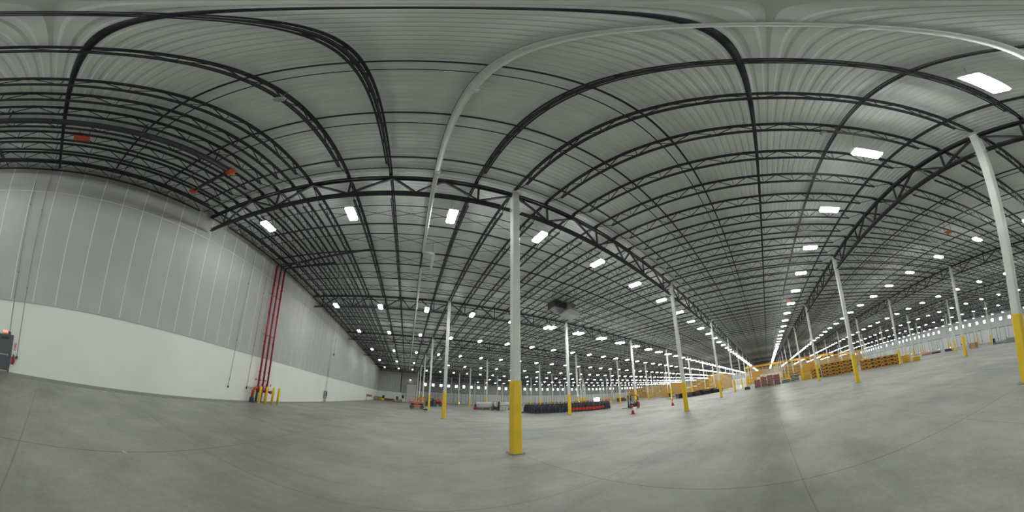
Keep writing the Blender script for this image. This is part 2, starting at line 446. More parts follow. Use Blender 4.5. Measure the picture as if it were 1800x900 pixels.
for wy, n, ph in ((YR, 1, 23.7), (YF, -1, 5.1)):
    k0 = -12 if wy == YR else 0
    for k in range(k0, 46):
        x = ph+2.25*k
        if x < XW+1 or x > 108: continue
        if (k % 13) == 9: continue
        n_ += 1
        dock(n_, x, wy, n, True, (k % 5 != 3) if wy == YR else True)
        if k < 26 and (k % 2 == 0):
            loc = M(x+1.05, wy+n*.12, -.75)
            kk = dict(label=f'small lit dock lamp on the {"dock" if wy == YR else "far"} wall, {ORD[len([1 for q in range(k0, k) if q % 2 == 0]) % 24]} along from the corner', cat='dock lamp', group='dock lamps')
            if dl is None:
                dl = empty('dock_lamp', loc, **kk)
                part(MB().tube([(0, 0, 0), (0, .2*1, .02)], [.13, .10], 12), 'lamp_head', m_dark, dl)
                part(MB().tube([(0, -.02, 0), (0, .005, 0)], .11, 12), 'lamp_lens', m_dock, dl)
                part(MB().bar((0, .12, .0), (0, .12, -.35), .04), 'arm', m_dark, dl)
                if n > 0: dl.rotation_euler = (0, 0, PI)
            else: copy(dl, loc, PI if n > 0 else 0, **kk)
# bright open dock door on the far wall
o = struct(MB().bar(M(68.2, YF-.1, -1), M(68.2, YF-.1, .45), .2).bar(M(71.8, YF-.1, -1), M(71.8, YF-.1, .45), .2).bar(M(68.1, YF-.1, .5), M(71.9, YF-.1, .5), .25), 'door_90', m_grey)
MB().box(M(70, YF-.06, -.27), (3.5*U, .06, 1.45*U)).build('door_opening', m_open, o)

# tall roll-up shutter in the far left recess
o = struct(MB().bar(M(-.12, 48.93, -1), M(-.12, 48.93, 2.85), .14).bar(M(1.95, 48.93, -1), M(1.95, 48.93, 2.85), .14).bar(M(-.2, 48.93, 2.92), M(2.03, 48.93, 2.92), .22), 'door_91', m_grey)
p = MB()
for k in range(16): p.cbox(M(.915, 48.92, -1+(k+.5)*3.8/16), (1.98*U, .07, 3.8/16*U-.05), .02)
p.build('shutter_slats', m_doorpanel, o)
t = empty('control_cabinet', M(-.75, 48.90, -.2), label='dark control cabinet on the wall beside the tall roll-up shutter', cat='control box')
part(MB().cbox((0, 0, .4), (.7, .2, 1.1), .02), 'cabinet_body', m_dark, t); part(MB().tube([(0, 0, .85), (0, 0, 6)], .03, 6), 'conduit', m_grey, t)
t = empty('wall_lamp', M(.55, 48.6, 3.73), label='glowing lamp mounted above the tall roll-up shutter', cat='lamp')
part(MB().cbox((0, .1, .12), (.6, .2, .1), .03).box((0, .42, .12), (.08, .5, .06)), 'housing', m_white, t); part(MB().cbox((0, .1, .05), (.42, .14, .05), .02), 'lens', m_dock, t)

# ------------------------------------------------------------------ left wall: exit door and fittings
def wpt(y, z, off=0): return ((XW+.02)*U+off, y*U, (z+1)*U)
fr = MB(); yc0, yc1 = -1.62, -1.03
fr.bar(wpt(yc1, -1, .03), wpt(yc1, -.04, .03), .07, .09).bar(wpt(yc0, -1, .03), wpt(yc0, -.04, .03), .07, .09).bar(wpt(yc0-.02, -.03, .03), wpt(yc1+.02, -.03, .03), .07, .09)
o = struct(fr, 'door_1', m_door)
MB().box(wpt((yc0+yc1)/2, -.52, .01), (.05, (yc1-yc0)*U-.06, .94*U)).build('door_leaf', m_door, o)
pb = MB().tube([wpt(yc0+.08, -.54, .11), wpt(yc1-.07, -.54, .11)], .02, 8).cbox(wpt(yc1-.07, -.54, .07), (.1, .06, .10), .01).cbox(wpt(yc0+.08, -.54, .07), (.1, .06, .10), .01)
pb.build('push_bar', m_chrome, o)
MB().box(wpt((yc0+yc1)/2, -.975, .04), (.06, (yc1-yc0)*U-.1, .04)).build('threshold', m_chrome, o)
MB().cbox(wpt(yc0+.38, -.10, .07), (.07, .35, .07), .01).build('door_closer', m_dark, o)
t = empty('exit_sign', wpt(-1.24, .065, .04), label='lit red EXIT sign above the grey exit door', cat='exit sign')
t.scale = (.8, .8, .8)
part(MB().cbox((0, 0, 0), (.06, .34, .19), .015), 'sign_body', m_white, t)
part(MB().cbox((.03, 0, 0), (.012, .29, .15), .004), 'sign_face', m_exit, t)
fc = bpy.data.curves.new('lettering', 'FONT'); fc.body = 'EXIT'; fc.size = .13; fc.extrude = .002; fc.align_x = 'CENTER'; fc.align_y = 'CENTER'; fc.materials.append(m_exitw)
fo = bpy.data.objects.new('lettering', fc); C.objects.link(fo); fo.parent = t; fo.location = (0, 0, 0); 
bpy.context.view_layer.update()
me = bpy.data.meshes.new_from_object(fo); bpy.data.objects.remove(fo); bpy.data.curves.remove(fc)
fo = bpy.data.objects.new('lettering', me); C.objects.link(fo); fo.parent = t; fo.location = (.04, 0, 0); fo.rotation_euler = (PI/2, 0, PI/2)
t = empty('fire_extinguisher', wpt(-.935, -.77, .10), label='red fire extinguisher hung on the wall beside the exit door', cat='fire extinguisher')
part(MB().tube([(0, 0, 0), (0, 0, .02), (0, 0, .30), (0, 0, .36), (0, 0, .38)], [.055, .065, .065, .035, .02], 12), 'cylinder', m_red, t)
part(MB().box((.0, 0, .41), (.03, .03, .05)).bar((0, 0, .44), (.09, 0, .46), .02).bar((0, 0, .42), (.08, 0, .41), .02), 'valve_handle', m_black, t)
part(MB().tube([(0, .02, .40), (.02, .10, .34), (.02, .09, .15), (.02, .07, .08)], .010, 6), 'hose', m_black, t)
t = empty('extinguisher_sign', wpt(-.93, -.30, .02), label='tall white and red fire extinguisher sign above the extinguisher', cat='sign')
part(MB().box((0, 0, 0), (.012, .10, .34)), 'red_board', m_redm, t); part(MB().box((.008, 0, 0), (.008, .07, .30)), 'white_panel', m_white, t)
part(MB().box((.013, 0, .03), (.004, .03, .18)), 'red_symbol', m_redm, t)

def conduit(y0, zb, y1, zt, label, box=True, size=.09):
    t = empty('wall_conduit', wpt(y0, zb, .05), label=label, cat='conduit', group='wall conduits')
    dy = (y1-y0)*U; H = (zt-zb)*U
    s = MB().tube([(0, 0, 0), (0, dy, H)], .013, 6)
    part(s, 'pipe', m_grey, t)
    for q in (.3, .7): part(MB().box((-.02, dy*q, H*q), (.05, .07, .03)), 'clamp', m_dark, t)
    if box: part(MB().cbox((0, 0, -.03), (.08, size, .13), .01), 'junction_box', m_duct, t)
conduit(-1.13, .05, -1.22, 5.6, 'thin grey conduit rising to the roof from the box above the exit sign')
conduit(-.85, -.56, -.88, 5.6, 'thin grey conduit dropping to a small box beside the extinguisher')
conduit(6.08, -.48, 6.24, 5.4, 'thin grey conduit on bare wall between exit door and red pipes')
conduit(7.15, -.45, 7.25, 5.4, 'thin conduit just before the red sprinkler risers', size=.06)
for q_ in (0, .22):
    conduit(16.1+q_, -.2, 16.2+q_, 5.4, f'{"nearer" if q_ == 0 else "farther"} of the paired conduits above the grey wall panel beyond the risers', box=False)
t = empty('electric_panel', wpt(16.1, -1, .17), label='tall grey electric panel standing at the wall beyond the red risers', cat='electric panel')
part(MB().cbox((0, 0, .95), (.25, .6, .9), .02), 'cabinet_body', m_grey, t); part(MB().cbox((.13, 0, 1.0), (.02, .45, .55), .01), 'cabinet_door', m_blue, t)
[part(MB().bar((0, a, 0), (0, a, .5), .06), 'support_leg', m_dark, t) for a in (-.22, .22)]
t = empty('junction_box', wpt(17.0, 2.75, .06), label='small dark box high on the grey wall beyond the risers', cat='junction box'); part(MB().cbox((0, 0, 0), (.12, .2, .28), .02), 'box_body', m_dark, t); part(MB().tube([(0, 0, .12), (0, 0, 4.2)], .012, 6), 'pipe', m_grey, t)

# red sprinkler risers
for q_, (yb_, yt_, zt) in enumerate([(7.70, 7.60, 5.18), (8.02, 7.92, 5.26), (8.36, 8.23, 5.34)]):
    nm = ['leftmost', 'middle', 'rightmost'][q_]
    t = empty('sprinkler_riser', wpt(yb_, -1, .30), label=f'{nm} of the three tall red sprinkler riser pipes on the grey wall', cat='riser pipe', group='red sprinkler risers')
    dy = (yt_-yb_)*U; H = (zt+1)*U
    part(MB().tube([(0, 0, .95), (0, dy, H)], .07, 14), 'pipe', m_red, t)
    for z in (1.15, 2.2, 4.4, 6.6, 8.8, 10.2):
        z_ = min(z, H-.2); f = z_/H*dy; part(MB().tube([(0, f, z_-.06), (0, f, z_+.06)], .086, 14), 'coupling', m_red, t)
    v = MB().cbox((.02, 0, .95), (.28, .24, .30), .05).tube([(.1, .0, .8), (.34, .0, .8)], .07, 10).tube([(.34, -.1, .8), (.36, .1, .8)], .09, 10).tube([(0, .1, 1.1), (.16, .2, 1.25), (.16, .2, 1.4)], .03, 8).tube([(.0, -.10, 1.0), (.2, -.16, 1.18)], .035, 8)
    part(v, 'alarm_valve', m_red, t)
    hw = MB()
    for a in range(10):
        a0, a1 = 2*PI*a/10, 2*PI*(a+1)/10
        hw.bar((.42, .13*math.cos(a0), .8+.13*math.sin(a0)), (.42, .13*math.cos(a1), .8+.13*math.sin(a1)), .02)
    hw.bar((.42, -.13, .8), (.42, .13, .8), .015).bar((.42, 0, .67), (.42, 0, .93), .015).bar((.34, 0, .8), (.42, 0, .8), .02)
    part(hw, 'handwheel', m_black, t)
    part(MB().tube([(0, 0, 0), (0, 0, .95)], .075, 12).tube([(0, 0, 0), (0, 0, .04)], .14, 12), 'foot_pipe', m_dark, t)
    xe = [-4.5, -1.8, -3.5][q_]; ye = [7.6, 7.1, 8.1][q_]
    part(MB().tube([(0, dy, H-.05), (.12, dy, H+.08), ((xe-XW)*U, (ye-yb_)*U, H+.05)], .075, 10), 'ceiling_pipe', m_steel, t)
    [part(MB().bar((-.3, 0, z), (0, 0, z), .03).box((-.29, 0, z), (.02, .2, .12)), 'wall_bracket', m_grey, t) for z in (1.6, 5.0, 8.2)]
t = empty('header_pipe', wpt(7.30, -1, .45), label='short fat red standpipe with a blue foot beside the risers', cat='pipe')
part(MB().tube([(0, 0, .32), (0, 0, .80), (.02, .10, .98), (.0, .34, 1.05)], .10, 14), 'red_elbow', m_orange2, t)
part(MB().tube([(0, 0, 0), (0, 0, .06), (0, 0, .30), (0, 0, .36)], [.19, .16, .16, .11], 14), 'blue_flange', m_blue, t)
t = empty('valve_gauge', wpt(7.1, -.46, .2), label='thin bent gauge pipe on the wall left of the risers', cat='gauge')
part(MB().tube([(-.15, -.05, .05), (0, .05, .1), (.05, .25, 0), (.02, .45, .06)], .018, 6), 'gauge_pipe', m_dark, t); part(MB().tube([(.05, .25, -.03), (.10, .25, -.03)], .06, 12), 'gauge_dial', m_white, t)
bol = None
for q_, yy in enumerate([7.27, 7.62, 8.0, 8.35]):
    k = dict(label=f'yellow steel bollard, {ORD[q_]} from the left in the row guarding the red risers', cat='bollard', group='bollards before the risers')
    loc = M(-5.32+.06*q_, yy)
    if bol is None:
        bol = empty('bollard', loc, **k)
        part(MB().tube([(0, 0, 0), (0, 0, 1.16), (0, 0, 1.21), (0, 0, 1.235)], [.085, .085, .065, .02], 14), 'post', m_yellow, bol)
        part(MB().tube([(0, 0, 0), (0, 0, .03)], .13, 14), 'footing', m_grey, bol)
    else: copy(bol, loc, **k)

# ------------------------------------------------------------------ overhead pipes and fittings
zp = 4.63; X0 = .13
pts = [(X0, -14, zp), (X0-.01, -3, zp), (X0, 3, zp), (X0+.01, 6.25, zp), (.46, 6.28, zp), (.47, 7.28, zp), (X0+.01, 7.30, zp), (X0+.02, 12, zp), (.15, 38, zp)]
t = empty('white_roof_pipe', M(X0, 0, zp), label='long white pipe hung under the joists passing overhead with a square jog', cat='pipe')
def sharp(pts, r):
    b = MB()
    for a, c in zip(pts, pts[1:]): b.tube([M(*a), M(*c)], r, 14)
    return b
o = sharp(pts, .075).build('pipe', m_white); o.parent = t; o.matrix_parent_inverse = Matrix.Translation(t.location).inverted()
hm = MB().tube([(0, 0, 0), (0, 0, (ZD-zp)*U+.02)], .010, 5).mesh('hanger_rod', m_steel); cm = MB().tube([(0, -.06, 0), (0, .06, 0)], .088, 14).mesh('coupling', m_wrap); y = -13.
while y < 37:
    x = .47 if 6.4 < y < 7.2 else .14
    for n, me in (('hanger_rod', hm), ('coupling', cm)):
        o = bpy.data.objects.new(n, me); C.objects.link(o); o.parent = t; o.location = ((x-X0)*U, y*U, 0)
    y += 2.0
t = empty('sprinkler_header', M(-3.66, 0, 5.16), label='thick black sprinkler header along the joists near the wall with red ends', cat='pipe')
part(MB().tube([(0, -9*U, 0), (0, 2.44*U, 0)], .13, 14), 'pipe', m_steel, t)
part(MB().tube([(0, 2.36*U, 0), (0, 2.52*U, 0)], .17, 12), 'red_coupling', m_orange2, t)
part(MB().tube([(0, 2.44*U, 0), (-1.28*U, 2.43*U, .0)], .08, 10), 'branch_pipe', m_steel, t)
part(MB().tube([(-1.28*U, 2.36*U, 0), (-1.28*U, 2.52*U, 0)], .13, 12), 'red_coupling', m_orange2, t)
[part(MB().bar((0, a*U, 0), (0, a*U, .9), .03), 'hanger', m_steel, t) for a in (-7, -4, -1.5, .5, 2)]
for (x, y, z, sx, sy, lb) in [(-4.27, -.37, 5.26, .42, .46, 'orange square plate between the roof joists above the grey wall'),
                              (6.13, -7.73, 5.2, .5, .5, 'orange square plate fixed in the joists near the right column line'),
                              (15.8, -2.5, 5.15, .6, .6, 'small orange plate in the roof above the long middle lamp row'),
                              (14.16, -16.8, 5.15, .6, .6, 'small orange plate high behind the tall right column')]:
    t = empty('orange_plate', M(x, y, z), label=lb, cat='plate', group='orange roof plates')
    part(MB().cbox((0, 0, 0), (sx, sy, .05), .015), 'plate', m_orange2, t); [part(MB().bar((a, a, 0), (a, a, (ZD-z)*U+.02), .02), 'hanger_rod', m_steel, t) for a in (-.15, .15)]
for (x, y, lb) in [(-1.64, 1.11, 'small grey ceiling sensor between the near joists over the wall side'), (2.82, -1.69, 'small grey ceiling sensor near the long middle lamp row')]:
    t = empty('ceiling_sensor', M(x, y, 5.1), label=lb, cat='sensor', group='ceiling sensors')
    part(MB().tube([(0, 0, -.06), (0, 0, 0), (0, 0, .05)], [.05, .11, .10], 12), 'sensor_dome', m_grey, t); part(MB().tube([(0, 0, .05), (0, 0, .6*U+.02)], .012, 6), 'stem', m_grey, t)
t = empty('air_unit', M(8.3, 9.35, 4.75), rz=.0, label='white square air diffuser box under a black duct near the second girder', cat='air unit')
part(MB().box((0, 0, .15), (1.35, 1.35, .30)).box((0, 0, .45), (1.35, 1.35, .3), 0, .7), 'diffuser', m_white, t)
part(MB().box((0, 0, .95), (.85, .85, .8)), 'duct', m_grey, t)
part(MB().cbox((-.9, .6, 1.1), (1.9, 1.2, .75), .05), 'fan_housing', m_duct, t)

# ------------------------------------------------------------------ floor items
def cone(x, y, s, lb):
    t = empty('traffic_cone', M(x, y), label=lb, cat='traffic cone', group='red traffic cones')
    part(MB().cbox((0, 0, .02), (.44*s, .44*s, .04), .01), 'base', m_conered, t)
    part(MB().tube([(0, 0, .03), (0, 0, .25*s), (0, 0, .95*s)], [.17*s, .13*s, .03*s], 16), 'cone_body', m_conered, t)
    part(MB().tube([(0, 0, .40*s), (0, 0, .60*s)], [.112*s, .084*s], 16), 'reflective_band', m_wrap, t)
cone(10.36, 7.03, .9, 'red traffic cone nearest the camera, in front of the small forklift')
cone(15.0, 6.75, .9, 'red traffic cone beside the stacks of black slabs')
cone(10.05, 15.9, .8, 'small red traffic cone at the corner of the dark machine row')

def wheel(mb, x, y, r, w_=.1): mb.tube([(x, y-w_/2, r), (x, y+w_/2, r)], r, 14)
def make_truck(base, loc, rz, **k):
    t = empty('pallet_truck', loc, rz, **k)
    part(MB().cbox((0, .64, .40), (.48, .60, .38), .04), 'battery_box', base, t)
    b = MB().cbox((0, .64, .15), (.50, .64, .12), .03).box((0, .45, .4), (.3, .2, .6)).cbox((0, .66, .80), (.48, .46, .42), .06).cbox((0, .66, 1.10), (.38, .24, .24), .05); part(b, 'machine_body', m_dark, t)
    b = MB()
    for s in (-.24, .24): b.tube([(s, .60, 1.1), (s, .58, 1.45)], .022, 6)
    b.tube([(-.24, .58, 1.45), (.24, .58, 1.45)], .022, 6).bar((-.24, .59, 1.28), (.24, .59, 1.28), .03); part(b, 'guard_frame', m_black, t)
    part(MB().tube([(0, .15, .70), (0, -.02, 1.12), (0, -.05, 1.2)], .025, 6).tube([(-.16, -.05, 1.2), (.16, -.05, 1.2)], .022, 6), 'tiller', m_black, t)
    for s in (-.19, .19): part(MB().cbox((s, -.45, .12), (.15, 1.2, .06), .01), 'fork', m_dark, t)
    for s in (-.2, .2):
        part(MB().tube([(s-.04, -.9, .05), (s+.04, -.9, .05)], .05, 8), 'wheel', m_rubber, t); part(MB().tube([(s-.03, .70, .10), (s+.03, .70, .10)], .10, 10), 'wheel', m_rubber, t)
    return t
pd = pr = None
P0, P1 = Vector((9.85, 16.25)), Vector((16.15, 13.85)); nT = 23
dirv = (P1-P0).normalized(); rzr = math.atan2(dirv.y, dirv.x)+PI
for i in range(nT):
    p = P0+(P1-P0)*i/(nT-1); isred = 10 <= i < 21
    lb = f'{"red" if isred else "dark blue"} based pallet truck, {ORD[i]} from the cone end of the machine row'
    k = dict(label=lb, cat='pallet truck', group='parked pallet trucks')
    if isred:
        if pr is None: pr = make_truck(m_redm, M(p.x, p.y), rzr, **k)
        else: copy(pr, M(p.x, p.y), rzr, **k)
    else:
        if pd is None: pd = make_truck(m_blue, M(p.x, p.y), rzr, **k)
        else: copy(pd, M(p.x, p.y), rzr, **k)
for i in range(16):
    p = P0+(P1-P0)*i/15+Vector((-dirv.y, dirv.x))*1.35+Vector((0, .2))
    copy(pd, M(p.x, p.y), rzr+PI, label=f'dark pallet truck in the back row, {ORD[i]} from the near end', cat='pallet truck', group='parked pallet trucks')
for i in range(4):
    copy(pd, M(9.75+.12*i, 16.95+.5*i), rzr+.9, label=f'dark pallet truck behind the cone corner, {ORD[i]} going back', cat='pallet truck', group='parked pallet trucks')

def forklift(loc, rz, body, lb, s=1.0):
    t = empty('forklift', loc, rz, label=lb, cat='forklift', group='forklifts'); t.scale = (s, s, s)
    part(MB().cbox((0, 0, .50), (1.0, 1.1, .55), .08).cbox((0, .62, .62), (.9, .45, .75), .12), 'chassis', m_dark, t)
    part(MB().cbox((0, .80, .60), (.92, .35, .62), .12), 'counterweight', body, t)
    b = MB()
    for x in (-.42, .42): b.bar((x, -.45, .75), (x, -.30, 1.95), .07).bar((x, .75, .85), (x, .60, 1.95), .07)
    for y in (-.30, -.1, .15, .38, .60): b.bar((-.45, y, 1.96), (.45, y, 1.96), .05)
    b.bar((-.42, -.32, 1.96), (-.42, .62, 1.96), .06).bar((.42, -.32, 1.96), (.42, .62, 1.96), .06); part(b, 'overhead_guard', m_black, t)
    b = MB()
    for x in (-.3, .3): b.box((x, -.72, 1.05), (.10, .14, 1.95))
    for z in (.35, 1.1, 1.98): b.box((0, -.72, z), (.6, .08, .08))
    part(b, 'mast', m_black, t)
    for x in (-.24, .24): part(MB().box((x, -1.25, .09), (.11, 1.0, .05)).box((x, -.80, .35), (.11, .05, .55)), 'fork', m_dark, t)
    part(MB().cbox((0, .25, .88), (.45, .45, .12), .04).cbox((0, .47, 1.12), (.45, .1, .45), .04), 'seat', m_black, t)
    part(MB().tube([(0, -.25, .85), (0, -.12, 1.1)], .02, 6).tube([(-.16, -.1, 1.1), (.16, -.1, 1.12)], .02, 6), 'steering_wheel', m_black, t)
    for x in (-.45, .45):
        for y, r in ((-.42, .26), (.72, .22)):
            part(MB().tube([(x-.09, y, r), (x+.09, y, r)], r, 16), 'wheel', m_rubber, t)
forklift(M(15.4, 10.35), .55+PI, m_redm, 'small black and red forklift with overhead guard parked behind a cone', .9)

# scissor lift
def scissor(loc, rz, c1, lb, s=1.0, cat='scissor lift'):
    t = empty('scissor_lift', loc, rz, label=lb, cat=cat); t.scale = (s, s, s)
    part(MB().cbox((0, 0, .52), (2.5, 1.1, .30), .04).box((0, 0, .35), (1.4, .7, .2)), 'chassis', m_grey, t)
    part(MB().cbox((.0, -.60, .50), (.95, .2, .50), .03), 'engine_box', c1, t)
    for x in (-.85, .85):
        for y in (-.55, .55): part(MB().tube([(x, y-.14, .33), (x, y+.14, .33)], .33, 18).tube([(x, y-.16, .33), (x, y+.16, .33)], .15, 12), 'wheel', m_rubber, t)
    b = MB()
    for y in (-.35, .35):
        for z in (.74, .84): b.bar((-1.1, y, z-.03), (1.1, y, z+.05), .05).bar((-1.1, y, z+.05), (1.1, y, z-.03), .05)
    part(b, 'scissor_arms', m_dark, t)
    part(MB().cbox((0, 0, .98), (2.75, 1.25, .12), .02), 'platform', m_wood, t)
    b = MB()
    for x in (-1.35, -.68, 0, .68, 1.35):
        for y in (-.6, .6): b.tube([(x, y, 1.0), (x, y, 2.02)], .028, 6)
    for z in (1.5, 2.02):
        for y in (-.6, .6): b.tube([(-1.35, y, z), (1.35, y, z)], .028, 6)
        for x in (-1.35, 1.35): b.tube([(x, -.6, z), (x, .6, z)], .028, 6)
    for y in (-.6, .6): b.box((0, y, 1.13), (2.7, .02, .2))
    part(b, 'guard_rail', c1, t)
    part(MB().cbox((.2, -.45, 1.75), (.3, .25, .45), .04), 'control_box', c1, t)
    return t
scissor(M(1.02, 21.4), .05, m_salmon, 'faded orange scissor lift with railed platform parked near the left columns', .92)

t = empty('pallet_jack', M(1.58, 17.5), .3, label='low white hand pallet jack lying by the yellow column base', cat='pallet jack')
for s in (-.2, .2): part(MB().cbox((s, -.3, .12), (.18, 1.15, .08), .02), 'fork', m_wrap, t)
part(MB().cbox((0, .35, .22), (.5, .3, .3), .04), 'pump_body', m_black, t); part(MB().tube([(0, .4, .35), (0, .62, .9)], .025, 6).tube([(-.14, .62, .9), (.14, .62, .9)], .02, 6), 'handle', m_black, t)
part(MB().tube([(-.08, .42, .1), (.08, .42, .1)], .1, 12), 'wheel', m_rubber, t)
forklift(M(3.15, 30.6), 1.2, m_green, 'green and black lift truck half hidden behind the yellow column base', .95)
t = empty('boom_lift', M(4.65, 33.6), 0, label='orange boom lift with dark wheels parked before the far wall', cat='boom lift')
part(MB().cbox((0, 0, .75), (2.0, 1.2, .45), .06), 'chassis', m_dark, t); part(MB().cbox((.1, 0, 1.35), (1.5, 1.1, .8), .18), 'engine_cover', m_orange2, t)
for x in (-.75, .75):
    for y in (-.65, .65): part(MB().tube([(x, y-.15, .42), (x, y+.15, .42)], .42, 16), 'wheel', m_rubber, t)
part(MB().bar((.3, 0, 1.75), (-1.6, 0, 1.15), .25), 'boom', m_dark, t); part(MB().cbox((-1.8, 0, .95), (.7, .9, .5), .04), 'basket', m_dark, t)

# long white wrapped bundle with machines before it
t = empty('wrapped_bundle', M(9.9, 25.2), -.22, label='long white plastic wrapped bundle lying on dark pallets', cat='wrapped goods')
part(MB().cbox((.3, 0, .95), (7.6, 1.1, 1.15), .22), 'wrap', m_wrap, t)
b = MB()
for x in (-3.0, -1.5, 0, 1.5, 3.0): b.box((x+.3, 0, .10), (1.1, 1.1, .04)).box((x+.3, -.5, .2), (1.1, .1, .14)).box((x+.3, .5, .2), (1.1, .1, .14)).box((x+.3, 0, .3), (1.1, 1.1, .04))
part(b, 'pallet_base', m_brown, t)
part(MB().box((-3.7, 0, .7), (.5, 1.0, 1.1), 0, .6), 'torn_end', m_wrap, t)
copy(pr, M(8.1, 25.0), 1.3, label='red pallet truck at the torn end of the white wrapped bundle', cat='pallet truck', group='parked pallet trucks')
forklift(M(9.75, 23.9), 1.4, m_redm, 'red and black reach truck standing before the white wrapped bundle', .85)
t = empty('work_table', M(10.6, 23.5), -.22, label='dark topped work table with wrapped cartons under it before the white bundle', cat='table')
part(MB().box((0, 0, .92), (2.2, .8, .08)), 'table_top', m_black, t)
for x in (-1.0, 1.0):
    for y in (-.35, .35): part(MB().bar((x, y, 0), (x, y, .9), .06), 'leg', m_dark, t)
b = MB()
for x in (-.65, -.1, .45): b.cbox((x, 0, .36), (.48, .6, .72), .05)
tag(b.build('wrapped_carton', m_wrap, None, M(10.6, 23.5), -.22), 'white wrapped cartons pushed together under the dark table', 'cartons')

# crates, sign and small machines at the far left
t = empty('barrier_sign', M(-5.42, 33.0), .2, label='maroon and white sign board on a post by the far left wall', cat='sign')
part(MB().bar((-.55, 0, 0), (-.55, 0, 1.7), .08), 'post', m_dark, t); part(MB().box((.1, 0, 1.25), (1.3, .06, .95)), 'board', m_wrap, t); part(MB().box((.1, -.04, 1.25), (1.28, .03, .48)), 'maroon_stripe', m_maroon, t)
for q_, (x, y, w_, h, m_, lb) in enumerate([(-4.9, 37.4, 1.2, .95, m_wood, 'tan plywood crate nearest the maroon sign board'), (-4.2, 37.2, 1.4, .95, m_wood, 'tan plywood crate with a dark end beside the yellow machine'),
        (-2.75, 36.6, 2.6, .75, m_brown, 'long low brown crate before the far left wall'), (-1.8, 36.0, 1.1, .60, m_wood, 'low tan crate right of the brown crate'), (-1.05, 35.4, 1.3, .75, m_wood, 'tan crate closest to the roll-up shutter')]):
    t = empty('crate', M(x*1.1, y*1.12), -.12, label=lb, cat='crate', group='crates by the far left wall')
    t.scale = (1.1, 1.1, 1.1)
    b = MB().box((0, 0, .1+h/2), (w_-.04, .9, h-.02)); part(b, 'crate_body', m_, t)
    b = MB()
    for s in (-1, 1):
        b.box((s*(w_/2-.05), -.47, .1+h/2), (.1, .04, h))
        b.box((0, -.47, .1+h/2+s*(h/2-.05)), (w_, .045, .1))
    part(b, 'battens', m_brown if m_ is m_wood else m_wood, t)
    for s in (-1, 0, 1): part(MB().box((s*(w_/2-.08), 0, .05), (.1, .9, .1)), 'skid', m_brown, t)
def small_machine(x, y, lb, top):
    t = empty('floor_machine', M(x*1.1, y*1.12), 0, label=lb, cat='machine')
    t.scale = (1.1, 1.1, 1.1)
    part(MB().cbox((0, 0, .42), (.85, .9, .62), .06), 'machine_body', m_yellow, t); part(MB().cbox((0, 0, 1.15), (.6, .5, .85), .06), 'machine_top', top, t)
    for a in (-.3, .3):
        for c in (-.3, .3): part(MB().tube([(a-.06, c, .11), (a+.06, c, .11)], .11, 12), 'wheel', m_rubber, t)
small_machine(-3.75, 36.8, 'yellow machine with a black top between the crates', m_black)
small_machine(-1.45, 35.6, 'yellow machine with a grey cabinet near the roll-up shutter', m_duct)

# black slab stacks
def slab_stack(x0, y0, x1, y1, n, wd, lb, th=.13):
    for k in range(n):
        a, b_ = Vector((x0, y0)), Vector((x1, y1)); off = random.uniform(-.25, .25)
        c = (a+b_)/2; L = (b_-a).length*U+off; rz = math.atan2(b_.y-a.y, b_.x-a.x)
        o = MB().cbox((0, 0, .05+th/2), (L, wd, th-.015), .012).box((-L*.3, 0, .02), (.1, wd, .05)).box((L*.3, 0, .02), (.1, wd, .05)).build('black_slab', m_black, None, (c.x*U, c.y*U, k*(th+.045)), rz)
        tag(o, f'long black slab, {ORD[k]} up from the floor in the {lb}', 'slab', 'stacked black slabs')
slab_stack(27.4, 11.6, 30.6, 9.75, 6, 1.2, 'nearer stack between the columns')
slab_stack(30.9, 9.9, 34.0, 7.9, 7, 1.2, 'right hand stack beside the cone')
slab_stack(33.0, 9.6, 35.6, 7.4, 5, 1.2, 'farthest low stack by the racks')
t = empty('utility_cart', M(33.2, 14.9), .3, label='blue and black utility cart with a flat dark top left of the black slabs', cat='cart')
part(MB().cbox((0, 0, .75), (1.6, 1.6, .95), .05), 'cart_body', m_blue, t); part(MB().box((0, 0, 1.3), (4.4, 1.7, .1)), 'cart_top', m_black, t); part(MB().cbox((-.9, -.6, .85), (.2, .7, .8), .03), 'cream_panel', m_wrap, t)
for x in (-1.9, -.6, .6, 1.9): part(MB().bar((x, 0, 0), (x, 0, 1.25), .08), 'leg', m_dark, t)

# wrapped pallets of maroon cartons
for q_, (x, y, n, h, lb) in enumerate([(26.6, 1.22, 3, .50, 'leftmost of the maroon carton pallets'), (26.9, .42, 3, .62, 'second of the maroon carton pallets'), (27.1, -.32, 4, .50, 'third of the maroon carton pallets'), (27.5, -1.12, 4, .48, 'rightmost of the maroon carton pallets')]):
    t = empty('loaded_pallet', M(x, y), .05*q_, label=f'{lb}, wrapped and stacked high', cat='loaded pallet', group='maroon carton pallets')
    b = MB()
    for k in range(n): b.cbox((random.uniform(-.04, .04), random.uniform(-.04, .04), .16+(k+.5)*h), (1.15, 1.15, h-.04), .06)
    part(b, 'cartons', m_maroon, t)
    b = MB().box((0, 0, .14), (1.2, 1.2, .03))
    for s in (-.5, 0, .5): b.box((0, s, .07), (1.2, .1, .11))
    part(b, 'pallet', m_wood, t)
t = empty('grey_carton_stack', M(26.6, 2.45), 0, label='low dark grey carton pack left of the maroon pallets', cat='cartons')
part(MB().cbox((0, 0, .32), (1.0, 1.0, .5), .05), 'carton', m_duct, t); part(MB().box((0, 0, .04), (1.1, 1.1, .08)), 'pallet', m_wood, t)
